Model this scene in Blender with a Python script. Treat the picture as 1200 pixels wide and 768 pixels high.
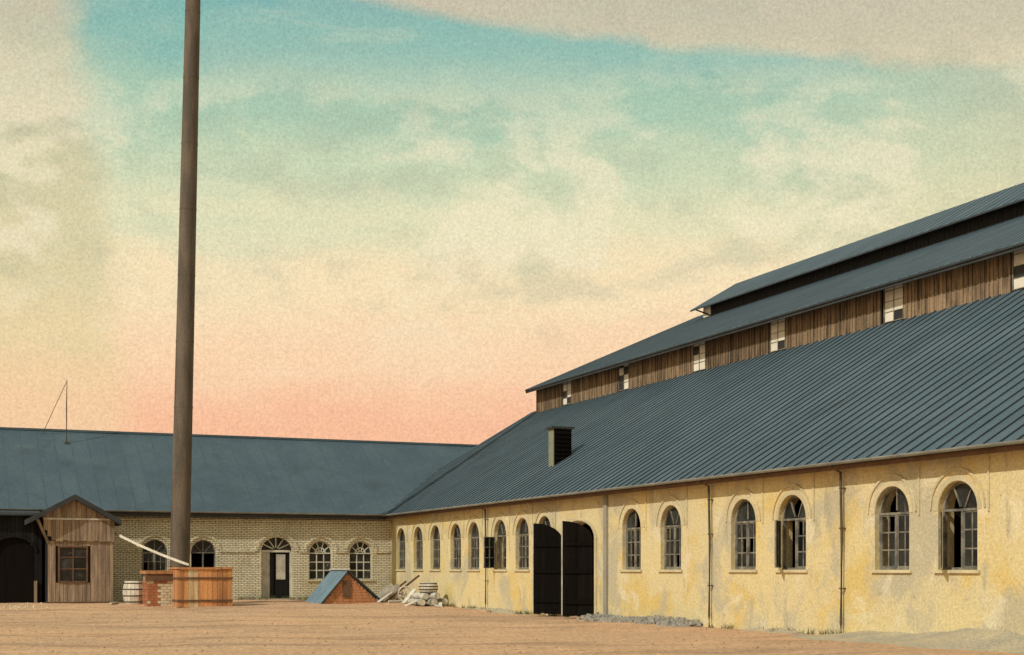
import bpy, math, random
from mathutils import Vector, Matrix
random.seed(7)
R = math.radians
SC = bpy.context.scene
for o in list(bpy.data.objects): bpy.data.objects.remove(o, do_unlink=True)
COL = SC.collection

# ------------------------------------------------------------------ camera
# World frame: x = across the yard towards the hall, y = along the hall, z = up.
YAW, FOC, EYE = math.atan(690/1640), 1640.0, 1.7
cd = bpy.data.cameras.new('camera'); cam = bpy.data.objects.new('camera', cd); COL.objects.link(cam)
cam.location = (0, 0, EYE); cam.rotation_euler = (R(90), 0, -YAW)
cd.sensor_width = 36; cd.lens = FOC/1200*36; cd.shift_y = 283/1200
cd.clip_end = 3000; cd.clip_start = 0.1
SC.camera = cam
SC.render.resolution_x, SC.render.resolution_y = 1024, 655

# ------------------------------------------------------------------ sun and sky
SUN_ELEV = R(40)
to_sun = Vector((-0.92*math.cos(SUN_ELEV), -0.392*math.cos(SUN_ELEV), math.sin(SUN_ELEV)))
sl = bpy.data.lights.new('sun', 'SUN'); sl.energy = 2.9; sl.angle = R(0.6); sl.color = (1.0, 0.95, 0.86)
so = bpy.data.objects.new('sun', sl); COL.objects.link(so); so.location = (-40, -20, 60)
so.rotation_euler = to_sun.to_track_quat('Z', 'Y').to_euler()
SC.view_settings.view_transform = 'Standard'; SC.view_settings.look = 'None'
SC.view_settings.exposure = 0.0; SC.view_settings.gamma = 1.0; SC.view_settings.use_curve_mapping = False

def lin(r, g, b):
    f = lambda c: (c/255/12.92) if c/255 <= 0.04045 else ((c/255+0.055)/1.055)**2.4
    return (f(r), f(g), f(b), 1)

class NT:
    """tiny helper round a node tree"""
    def __init__(s, tree): s.t = tree; s.n = tree.nodes; s.n.clear()
    def add(s, typ, **kw):
        nd = s.n.new(typ)
        for k, v in kw.items(): setattr(nd, k, v)
        return nd
    def link(s, a, b): s.t.links.new(a, b)
    def put(s, sock, v):
        if isinstance(v, bpy.types.NodeSocket): s.link(v, sock)
        else: sock.default_value = v
    def math(s, op, a, b=0.0, c=0.0, clamp=False):
        m = s.add('ShaderNodeMath', operation=op, use_clamp=clamp)
        s.put(m.inputs[0], a); s.put(m.inputs[1], b); s.put(m.inputs[2], c); return m.outputs[0]
    def mix(s, fac, a, b, blend='MIX'):
        m = s.add('ShaderNodeMix', data_type='RGBA', blend_type=blend)
        s.put(m.inputs[0], fac); s.put(m.inputs[6], a); s.put(m.inputs[7], b); return m.outputs[2]
    def rng(s, v, a, b, c=0.0, d=1.0, smooth=True):
        m = s.add('ShaderNodeMapRange', interpolation_type='SMOOTHSTEP' if smooth else 'LINEAR')
        s.put(m.inputs[0], v)
        for i, q in enumerate((a, b, c, d)): m.inputs[i+1].default_value = q
        return m.outputs[0]
    def noise(s, vec, scale, detail=4, rough=0.55, dist=0.0):
        m = s.add('ShaderNodeTexNoise'); s.put(m.inputs['Vector'], vec)
        m.inputs['Scale'].default_value = scale; m.inputs['Detail'].default_value = detail
        m.inputs['Roughness'].default_value = rough; m.inputs['Distortion'].default_value = dist
        return m.outputs['Fac']
    def scalev(s, vec, sc):
        m = s.add('ShaderNodeVectorMath', operation='MULTIPLY'); s.put(m.inputs[0], vec); m.inputs[1].default_value = sc
        return m.outputs[0]
    def ramp(s, fac, stops, interp='EASE'):
        m = s.add('ShaderNodeValToRGB'); cr = m.color_ramp; cr.interpolation = interp
        s.put(m.inputs[0], fac)
        while len(cr.elements) > 1: cr.elements.remove(cr.elements[-1])
        cr.elements[0].position, cr.elements[0].color = stops[0]
        for p, c in stops[1:]:
            e = cr.elements.new(p); e.color = c
        return m.outputs[0]

W = bpy.data.worlds.new('World'); SC.world = W; W.use_nodes = True
k = NT(W.node_tree)
tc = k.add('ShaderNodeTexCoord'); D = tc.outputs['Generated']
rot = k.add('ShaderNodeVectorRotate', rotation_type='Z_AXIS'); k.put(rot.inputs['Vector'], D); rot.inputs['Angle'].default_value = YAW
sp = k.add('ShaderNodeSeparateXYZ'); k.put(sp.inputs[0], rot.outputs[0])
X, Y, Z = sp.outputs
az = k.math('MULTIPLY', k.math('ARCTAN2', X, Y), 57.29578)          # degrees from the yard's long view
hor = k.math('SQRT', k.math('ADD', k.math('MULTIPLY', X, X), k.math('MULTIPLY', Y, Y)))
te = k.math('DIVIDE', Z, k.math('MAXIMUM', hor, 0.02))              # tangent of the elevation
te = k.math('MINIMUM', k.math('MAXIMUM', te, 0.0), 2.0)
n_big = k.noise(k.scalev(rot.outputs[0], (1, 1, 2.2)), 4.5, 6, 0.6, 0.6)
n_mid = k.noise(k.scalev(rot.outputs[0], (1, 1, 2.6)), 13, 6, 0.62, 0.9)
n_str = k.noise(k.scalev(rot.outputs[0], (1, 1, 7.0)), 9, 5, 0.6, 0.3)
grain = k.noise(rot.outputs[0], 520, 2, 0.8)
def S(t): return t/1.0
tw = k.math('ADD', te, k.math('MULTIPLY', k.math('SUBTRACT', n_mid, 0.5), 0.05))
blue = k.ramp(tw, [(0.0, lin(248,176,138)), (0.10, lin(250,192,155)), (0.15, lin(252,214,174)), (0.20, lin(249,226,184)),
                   (0.245, lin(232,226,186)), (0.285, lin(204,216,182)), (0.325, lin(174,204,178)), (0.37, lin(138,187,176)),
                   (0.43, lin(112,170,172)), (0.7, lin(156,182,172)), (1.0, lin(180,188,174))])
beige = k.ramp(tw, [(0.0, lin(246,188,148)), (0.11, lin(247,206,162)), (0.16, lin(238,214,166)), (0.21, lin(224,210,166)), (0.27, lin(216,208,168)),
                    (0.33, lin(214,204,172)), (0.40, lin(200,192,168)), (0.6, lin(196,192,174)), (1.0, lin(186,192,184))])
edge = k.math('ADD', k.math('MULTIPLY_ADD', az, -0.0026, 0.394), k.math('MULTIPLY', k.math('SUBTRACT', n_mid, 0.5), 0.02))
m_top = k.rng(k.math('SUBTRACT', edge, te), -0.001, 0.012)
azw = k.math('ADD', az, k.math('MULTIPLY', k.math('SUBTRACT', n_mid, 0.5), 2.2))
azl = k.math('ADD', azw, k.math('MULTIPLY', te, 7.0))
m_left = k.rng(azl, -15.6, -13.6)
m_right = k.rng(azw, 9.0, 30.0, 1.0, 0.0)
m = k.math('MULTIPLY', k.math('MULTIPLY', m_top, m_left), m_right)
col = k.mix(m, beige, blue)
# billowing pale clouds with soft grey-green undersides, thin streaks higher up
pv = k.scalev(rot.outputs[0], (1, 1, 1.7))
puff = k.noise(pv, 7.0, 9, 0.58, 0.25)
off = k.add('ShaderNodeVectorMath', operation='ADD'); k.put(off.inputs[0], pv); off.inputs[1].default_value = (0.012, 0.0, 0.03)
puff2 = k.noise(off.outputs[0], 7.0, 9, 0.58, 0.25)
zone = k.math('MULTIPLY', k.rng(te, 0.12, 0.22), k.rng(te, 0.28, 0.38, 1.0, 0.12))
body = k.math('MULTIPLY', k.rng(puff, 0.50, 0.575), zone)
col = k.mix(k.math('MULTIPLY', body, 0.58), col, lin(244,232,198))
shade = k.math('MULTIPLY', k.math('MULTIPLY', k.rng(k.math('SUBTRACT', puff2, puff), -0.01, 0.14), zone), 0.34)
col = k.mix(shade, col, lin(168,178,152))
st = k.math('MULTIPLY', k.rng(n_str, 0.56, 0.74), k.rng(te, 0.24, 0.36))
col = k.mix(k.math('MULTIPLY', st, 0.22), col, lin(216,218,188))
low = k.math('MULTIPLY', k.math('MULTIPLY', k.rng(n_big, 0.50, 0.36), k.rng(te, 0.16, 0.24)), m_right)
col = k.mix(k.math('MULTIPLY', low, 0.22), col, lin(176,206,180))
g = k.rng(grain, 0.25, 0.75, 0.84, 1.16, False)
gv = k.add('ShaderNodeVectorMath', operation='SCALE'); k.put(gv.inputs[0], col); k.put(gv.inputs['Scale'], g)
sky = k.add('ShaderNodeTexSky', sky_type='NISHITA', sun_disc=False)
sky.sun_elevation = SUN_ELEV; sky.sun_rotation = math.atan2(to_sun.x, to_sun.y); sky.dust_density = 3.0
sv = k.add('ShaderNodeVectorMath', operation='SCALE'); k.put(sv.inputs[0], sky.outputs[0]); sv.inputs['Scale'].default_value = 0.08
col = k.mix(0.03, gv.outputs[0], sv.outputs[0])
bg = k.add('ShaderNodeBackground'); k.put(bg.inputs[0], col); bg.inputs[1].default_value = 1.0
k.link(bg.outputs[0], k.add('ShaderNodeOutputWorld').inputs[0])

# ------------------------------------------------------------------ materials
MATS = {}
def mat(name, c1, c2=None, scale=1.5, rough=0.85, bump=0.0, bscale=30, stretch=(1,1,1), spots=None, grain=0.18, rnd=0.0, metal=0.0, streak=None, spec=0.3, brick=None):
    """two mottled base colours, optional stain colours [(colour, noise scale, low, high, amount, stretch)], fine grain, per-piece tone"""
    mt = bpy.data.materials.new(name); mt.use_nodes = True; q = NT(mt.node_tree)
    pos = q.add('ShaderNodeNewGeometry').outputs['Position']
    c2 = c2 or tuple(v*0.8 for v in c1)
    v = q.scalev(pos, stretch)
    col = q.mix(q.rng(q.noise(v, scale, 6, 0.6, 0.2), 0.32, 0.68), (*c1, 1), (*c2, 1))
    for (c, s, lo, hi, amt, stc) in (spots or []):
        f = q.math('MULTIPLY', q.rng(q.noise(q.scalev(pos, stc), s, 6, 0.62, 0.4), lo, hi), amt)
        col = q.mix(f, col, (*c, 1))
    if brick:
        sp3 = q.add('ShaderNodeSeparateXYZ'); q.put(sp3.inputs[0], pos); cb = q.add('ShaderNodeCombineXYZ')
        q.put(cb.inputs[0], q.math('ADD', sp3.outputs[0], sp3.outputs[1])); q.put(cb.inputs[1], sp3.outputs[2])
        bt_ = q.add('ShaderNodeTexBrick'); q.put(bt_.inputs['Vector'], cb.outputs[0]); bt_.inputs['Scale'].default_value = 1.0
        bt_.inputs['Brick Width'].default_value = 0.27; bt_.inputs['Row Height'].default_value = 0.085; bt_.inputs['Mortar Size'].default_value = 0.012
        bt_.inputs['Color1'].default_value = (0.92,0.92,0.92,1); bt_.inputs['Color2'].default_value = (1.06,1.06,1.06,1)
        col = q.mix(1.0, col, bt_.outputs['Color'], 'MULTIPLY')
        col = q.mix(q.math('MULTIPLY', bt_.outputs['Fac'], 0.25), col, (*brick, 1))
    tone = q.rng(q.noise(pos, 16, 3, 0.75), 0.28, 0.72, 1-grain, 1+grain, False)
    if rnd:
        oi = q.add('ShaderNodeObjectInfo').outputs['Random']
        tone = q.math('MULTIPLY', tone, q.rng(oi, 0, 1, 1-rnd, 1+rnd, False))
    sc = q.add('ShaderNodeVectorMath', operation='SCALE'); q.put(sc.inputs[0], col); q.put(sc.inputs['Scale'], tone)
    b = q.add('ShaderNodeBsdfPrincipled'); q.put(b.inputs['Base Color'], sc.outputs[0])
    b.inputs['Roughness'].default_value = rough; b.inputs['Metallic'].default_value = metal
    b.inputs['Specular IOR Level'].default_value = spec
    if bump:
        bm = q.add('ShaderNodeBump'); bm.inputs['Strength'].default_value = bump; bm.inputs['Distance'].default_value = 0.03
        q.put(bm.inputs['Height'], q.noise(pos, bscale, 5, 0.65)); q.link(bm.outputs[0], b.inputs['Normal'])
    q.link(b.outputs[0], q.add('ShaderNodeOutputMaterial').inputs[0])
    MATS[name] = mt; return mt

U = (1,1,1)
mat('ochre_plaster', (0.665,0.555,0.285), (0.63,0.54,0.31), 0.45, 0.9, 0.5, 12, grain=0.22,
    spots=[((0.64,0.475,0.16), 0.33, 0.50, 0.62, 0.85, (1,1,1.2)), ((0.45,0.415,0.30), 0.5, 0.48, 0.60, 0.8, (1,1,0.8)),
           ((0.72,0.65,0.45), 0.9, 0.56, 0.66, 0.6, U), ((0.36,0.325,0.23), 1.7, 0.56, 0.70, 0.65, (1,1,0.3)), ((0.22,0.185,0.12), 7, 0.64, 0.74, 0.65, U)])
mat('grey_plaster', (0.78,0.715,0.50), (0.69,0.64,0.46), 0.6, 0.9, 0.5, 12, grain=0.34, brick=(0.50,0.46,0.34),
    spots=[((0.60,0.52,0.28), 0.5, 0.52, 0.68, 0.6, U), ((0.42,0.40,0.30), 1.2, 0.54, 0.70, 0.6, (1,1,0.4)), ((0.22,0.21,0.16), 6, 0.60, 0.72, 0.6, U)])
mat('bare_plaster', (0.33,0.31,0.24), (0.27,0.25,0.2), 1.0, 0.95, 0.4, 10)
mat('moulding', (0.64,0.55,0.33), (0.5,0.44,0.28), 1.2, 0.9, 0.3, 14)
mat('roof_metal', (0.082,0.122,0.142), (0.062,0.098,0.118), 0.5, 0.62, 0.15, 6, rnd=0.09, grain=0.26, spec=0.2,
    spots=[((0.052,0.068,0.074), 0.7, 0.55, 0.75, 0.6, (0.5,1,0.5)), ((0.10,0.13,0.135), 1.3, 0.6, 0.75, 0.45, (0.4,1,0.4))])
mat('roof_seam', (0.013,0.02,0.025), (0.03,0.042,0.05), 0.8, 0.7)
mat('wing_roof_metal', (0.074,0.110,0.130), (0.058,0.090,0.110), 0.5, 0.62, 0.15, 6, rnd=0.03, grain=0.34, spec=0.2,
    spots=[((0.048,0.066,0.076), 0.6, 0.52, 0.72, 0.6, U), ((0.10,0.135,0.14), 1.1, 0.58, 0.72, 0.5, U)])
mat('roof_seam_worn', (0.062,0.092,0.106), (0.078,0.117,0.134), 0.3, 0.7)
mat('roof_edge', (0.03,0.036,0.038), (0.045,0.05,0.052), 2, 0.7)
mat('gutter_zinc', (0.30,0.31,0.28), (0.20,0.21,0.2), 1.2, 0.6, grain=0.3)
mat('pipe_iron', (0.055,0.05,0.04), (0.1,0.085,0.06), 2.5, 0.7)
mat('weathered_boards', (0.31,0.22,0.13), (0.10,0.072,0.046), 1.8, 0.9, 0.4, 22, (3,3,0.35), rnd=0.32, grain=0.28)
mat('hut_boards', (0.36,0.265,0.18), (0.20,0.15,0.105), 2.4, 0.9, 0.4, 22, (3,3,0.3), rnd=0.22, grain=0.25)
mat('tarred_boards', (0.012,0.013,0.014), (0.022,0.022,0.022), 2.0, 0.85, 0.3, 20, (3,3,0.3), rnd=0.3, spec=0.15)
mat('door_black', (0.007,0.0065,0.006), (0.012,0.009,0.007), 2.0, 0.9, 0.3, 20, (3,3,0.3), rnd=0.25, spec=0.05)
mat('window_frame', (0.27,0.25,0.19), (0.10,0.095,0.08), 3, 0.8)
mat('white_frame', (0.66,0.64,0.52), (0.5,0.48,0.38), 3, 0.8)
mat('dark_glass', (0.012,0.014,0.014), (0.035,0.038,0.034), 1.8, 0.3, rnd=0.6, spec=0.3,
    spots=[((0.15,0.145,0.11), 3.0, 0.58, 0.72, 0.6, U)])
mat('white_pane', (0.78,0.74,0.62), (0.68,0.64,0.52), 2.0, 0.6, rnd=0.1, grain=0.1)
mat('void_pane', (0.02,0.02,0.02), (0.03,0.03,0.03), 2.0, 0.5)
mat('rust_iron', (0.15,0.118,0.085), (0.085,0.07,0.052), 2.6, 0.75, 0.2, 20, (1,1,0.15), grain=0.25,
    spots=[((0.20,0.105,0.045), 0.8, 0.55, 0.72, 0.6, (1.6,1.6,0.10))])
mat('tank_boards', (0.62,0.30,0.11), (0.40,0.18,0.08), 1.6, 0.85, 0.4, 20, (3,3,0.3), rnd=0.2, grain=0.25)
mat('limewashed_boards', (0.64,0.56,0.37), (0.52,0.32,0.14), 1.8, 0.9, 0.4, 20, (3,3,0.4), rnd=0.12)
mat('red_brick', (0.42,0.165,0.075), (0.33,0.13,0.065), 2.0, 0.9, 0.4, 18, grain=0.25)
mat('gable_clay', (0.50,0.235,0.11), (0.42,0.185,0.085), 1.8, 0.9, 0.4, 18, grain=0.2)
mat('limewash', (0.66,0.59,0.42), (0.52,0.45,0.3), 2.0, 0.9, 0.4, 18, grain=0.2)
mat('mortar', (0.34,0.25,0.16), (0.28,0.2,0.13), 3, 0.95)
mat('brown_wood', (0.11,0.062,0.036), (0.16,0.09,0.05), 2.5, 0.85)
mat('grey_wood', (0.56,0.53,0.44), (0.36,0.34,0.28), 2.5, 0.85, rnd=0.15)
mat('pale_wood', (0.70,0.66,0.54), (0.50,0.46,0.36), 2.5, 0.85, rnd=0.15)
mat('blue_sheet', (0.17,0.25,0.295), (0.125,0.195,0.24), 1.5, 0.55, grain=0.2)
mat('zinc_pale', (0.52,0.53,0.47), (0.4,0.41,0.37), 2, 0.6)
mat('vent_zinc', (0.24,0.255,0.17), (0.19,0.2,0.14), 1.5, 0.7)
mat('rubble_grey', (0.42,0.39,0.32), (0.24,0.23,0.20), 3, 0.95, rnd=0.2)
mat('gravel_brown', (0.40,0.255,0.145), (0.26,0.17,0.11), 4, 0.95)
mat('weeds', (0.10,0.115,0.035), (0.15,0.14,0.05), 3, 0.9)

def ground_mat():
    mt = bpy.data.materials.new('packed_sand'); mt.use_nodes = True; q = NT(mt.node_tree)
    pos = q.add('ShaderNodeNewGeometry').outputs['Position']
    r = q.add('ShaderNodeVectorRotate', rotation_type='Z_AXIS'); q.put(r.inputs['Vector'], pos); r.inputs['Angle'].default_value = R(16)
    P = r.outputs[0]
    col = q.mix(q.rng(q.noise(P, 0.12, 5, 0.6, 0.4), 0.35, 0.65), (0.68,0.425,0.24,1), (0.60,0.385,0.23,1))
    col = q.mix(q.math('MULTIPLY', q.rng(q.noise(q.scalev(P, (0.10,0.55,1)), 0.9, 8, 0.72, 0.5), 0.50, 0.62), 0.6), col, (0.34,0.215,0.13,1))
    col = q.mix(q.math('MULTIPLY', q.rng(q.noise(q.scalev(P, (0.08,0.8,1)), 1.3, 7, 0.7, 0.3), 0.53, 0.66), 0.5), col, (0.74,0.53,0.33,1))
    col = q.mix(q.math('MULTIPLY', q.rng(q.noise(P, 0.7, 7, 0.75, 0.3), 0.53, 0.70), 0.5), col, (0.36,0.24,0.15,1))
    tone = q.rng(q.noise(q.scalev(P, (0.7,0.35,1)), 11, 5, 0.85), 0.25, 0.75, 0.45, 1.55, False)
    sc = q.add('ShaderNodeVectorMath', operation='SCALE'); q.put(sc.inputs[0], col); q.put(sc.inputs['Scale'], tone)
    b = q.add('ShaderNodeBsdfPrincipled'); q.put(b.inputs['Base Color'], sc.outputs[0]); b.inputs['Roughness'].default_value = 0.95
    b.inputs['Specular IOR Level'].default_value = 0.1
    bm = q.add('ShaderNodeBump'); bm.inputs['Strength'].default_value = 0.8; bm.inputs['Distance'].default_value = 0.09
    q.put(bm.inputs['Height'], q.math('ADD', q.noise(q.scalev(P, (0.4,1.6,1)), 3.0, 7, 0.7), q.noise(P, 14, 4, 0.7)))
    q.link(bm.outputs[0], b.inputs['Normal'])
    q.link(b.outputs[0], q.add('ShaderNodeOutputMaterial').inputs[0]); MATS['packed_sand'] = mt
ground_mat()

# ------------------------------------------------------------------ mesh helpers
class MB:
    def __init__(s): s.v = []; s.f = []; s.m = []
    def face(s, pts, mi=0):
        i = len(s.v); s.v += [tuple(p) for p in pts]; s.f.append(tuple(range(i, i+len(pts)))); s.m.append(mi); return s
    def box(s, a, b, mi=0, mtx=None):
        x0,y0,z0 = a; x1,y1,z1 = b
        P = [(x0,y0,z0),(x1,y0,z0),(x1,y1,z0),(x0,y1,z0),(x0,y0,z1),(x1,y0,z1),(x1,y1,z1),(x0,y1,z1)]
        if mtx is not None: P = [tuple(mtx @ Vector(p)) for p in P]
        i = len(s.v); s.v += P
        for f in ((3,2,1,0),(4,5,6,7),(0,1,5,4),(1,2,6,5),(2,3,7,6),(3,0,4,7)):
            s.f.append(tuple(i+j for j in f)); s.m.append(mi)
        return s
    def prism(s, pts, d, mi=0):
        """closed polygon (list of 3-d points) pushed along vector d"""
        d = Vector(d); n = len(pts); i = len(s.v)
        s.v += [tuple(p) for p in pts] + [tuple(Vector(p)+d) for p in pts]
        s.f.append(tuple(range(i, i+n))); s.m.append(mi)
        s.f.append(tuple(range(i+2*n-1, i+n-1, -1))); s.m.append(mi)
        for j in range(n):
            k2 = (j+1) % n; s.f.append((i+k2, i+j, i+n+j, i+n+k2)); s.m.append(mi)
        return s
    def bar(s, a, b, w, h=None, mi=0, up=(0,0,1)):
        """square bar from a to b"""
        a, b = Vector(a), Vector(b); h = h or w; d = (b-a).normalized()
        u = d.cross(Vector(up)); u = u.normalized() if u.length > 1e-4 else Vector((1,0,0)); v = u.cross(d)
        P = [a-u*w/2-v*h/2, a+u*w/2-v*h/2, a+u*w/2+v*h/2, a-u*w/2+v*h/2]
        return s.prism(P, b-a, mi)
    def tube(s, pts, rads, seg=12, mi=0, cap=True):
        pts = [Vector(p) for p in pts]; i = len(s.v); n = len(pts)
        if not hasattr(rads, '__len__'): rads = [rads]*n
        for j, p in enumerate(pts):
            d = (pts[min(j+1,n-1)]-pts[max(j-1,0)]).normalized()
            u = d.cross(Vector((0,0,1))); u = u.normalized() if u.length > 1e-3 else Vector((1,0,0)); v = d.cross(u)
            for q in range(seg):
                a = 2*math.pi*q/seg; s.v.append(tuple(p+(u*math.cos(a)+v*math.sin(a))*rads[j]))
        for j in range(n-1):
            for q in range(seg):
                q2 = (q+1) % seg; s.f.append((i+j*seg+q, i+j*seg+q2, i+(j+1)*seg+q2, i+(j+1)*seg+q)); s.m.append(mi)
        if cap:
            s.f.append(tuple(i+q for q in range(seg-1,-1,-1))); s.m.append(mi)
            s.f.append(tuple(i+(n-1)*seg+q for q in range(seg))); s.m.append(mi)
        return s
    def mesh(s, name, mats, smooth=False):
        me = bpy.data.meshes.new(name); me.from_pydata(s.v, [], s.f)
        mats = [mats] if isinstance(mats, str) else mats
        for q in mats: me.materials.append(MATS[q])
        me.polygons.foreach_set('material_index', s.m)
        if smooth: me.polygons.foreach_set('use_smooth', [True]*len(s.f))
        me.update(); return me
    def obj(s, name, mats, parent=None, loc=(0,0,0), rz=0.0, smooth=False):
        return link(name, s.mesh(name, mats, smooth), parent, loc, rz)
def link(name, data, parent=None, loc=(0,0,0), rz=0.0):
    o = bpy.data.objects.new(name, data); COL.objects.link(o)
    o.location = loc; o.rotation_euler = (0,0,rz)
    if parent: o.parent = parent
    return o
def tag(o, label, cat, group=None, kind=None):
    if label: o['label'] = label
    if cat: o['category'] = cat
    if group: o['group'] = group
    if kind: o['kind'] = kind
    return o
def thing(name, loc, label, cat, group=None, rz=0.0):
    return tag(link(name, None, None, loc, rz), label, cat, group)

# picture column -> place on the hall's wall line (x = N) or on a line across the yard (y = S)
CY, SY = math.cos(YAW), math.sin(YAW)
def hall_y(px, N): t = (px-600)/FOC; return N*(CY-SY*t)/(SY+CY*t)
def wing_x(px, S): t = (px-600)/FOC; return S*(SY+CY*t)/(CY-SY*t)
def smooth(a, b, t): t = max(0, min(1, (t-a)/(b-a))); return t*t*(3-2*t)
def gz(x, y):
    z = 0.24*smooth(50, 65, y)
    z += 0.03*math.sin(x*0.7+y*0.31)*math.sin(y*0.5-x*0.2) + 0.015*math.sin(x*1.9+1.3*y)
    return z

# ------------------------------------------------------------------ ground
def axis(a, b, step, far):
    L = [a + i*step for i in range(int((b-a)/step)+1)]
    return [a-far, a-far*0.3, a-far*0.08] + L + [L[-1]+far*0.08, L[-1]+far*0.3, L[-1]+far]
gx, gy = axis(-16, 50, 0.5, 900), axis(8, 82, 0.5, 900)
gb = MB()
for yy in gy:
    for xx in gx: gb.v.append((xx, yy, gz(xx, yy) if -17 < xx < 51 and 7 < yy < 83 else (0.24 if yy > 65 else 0.0)))
nx = len(gx)
for j in range(len(gy)-1):
    for i in range(nx-1): gb.f.append((j*nx+i, j*nx+i+1, (j+1)*nx+i+1, (j+1)*nx+i)); gb.m.append(0)
tag(gb.obj('ground', 'packed_sand', smooth=True), 'ochre brown packed sand of the factory yard', 'ground', kind='structure')

# ------------------------------------------------------------------ walls with arched openings
def arch(uc, w, zs, rise, n=14):
    return [(uc - w/2*math.cos(math.pi*i/n), zs + rise*math.sin(math.pi*i/n)) for i in range(n+1)]
def wall(u0, u1, z0, z1, ops, thick):
    """local frame: u = x, depth = y (0 is the outer face), z up. ops = (centre, width, bottom, spring, rise)"""
    m = MB(); f = lambda u, z, d: (u, d, z)
    def quad(a, b, c, e): # outer and inner skin
        m.face([f(*a,0), f(*b,0), f(*c,0), f(*e,0)]); m.face([f(*e,thick), f(*c,thick), f(*b,thick), f(*a,thick)])
    cur = u0
    for (uc, w, zb, zs, rise) in sorted(ops):
        l, r = uc-w/2, uc+w/2
        quad((cur,z0),(l,z0),(l,z1),(cur,z1))
        if zb > z0: quad((l,z0),(r,z0),(r,zb),(l,zb))
        A = arch(uc, w, zs, rise)
        for a, b in zip(A, A[1:]): quad(a, b, (b[0],z1), (a[0],z1))
        loop = [(l,zb)] + A + [(r,zb)]
        for a, b in zip(loop, loop[1:]): m.face([f(*a,0), f(*a,thick), f(*b,thick), f(*b,0)])
        m.face([f(l,zb,0), f(r,zb,0), f(r,zb,thick), f(l,zb,thick)])
        cur = r
    quad((cur,z0),(u1,z0),(u1,z1),(cur,z1))
    for u in (u0, u1): m.face([f(u,z0,0), f(u,z0,thick), f(u,z1,thick), f(u,z1,0)])
    m.face([f(u0,z1,0), f(u1,z1,0), f(u1,z1,thick), f(u0,z1,thick)])
    return m
def band(uc, r0, r1, zs, k=1.0, y0=-0.05, y1=0.01, n=14, a0=0.0, a1=math.pi):
    """arched moulding between two radii"""
    m = MB()
    for i in range(n):
        a, b = a0+(a1-a0)*i/n, a0+(a1-a0)*(i+1)/n
        p = lambda r, t: (uc - r*math.cos(t), y0, zs + r*k*math.sin(t))
        m.prism([p(r0,a), p(r0,b), p(r1,b), p(r1,a)], (0, y1-y0, 0))
    return m

CACHE = {}
def share(key, fn):
    if key not in CACHE: CACHE[key] = fn()
    return CACHE[key]

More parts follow.
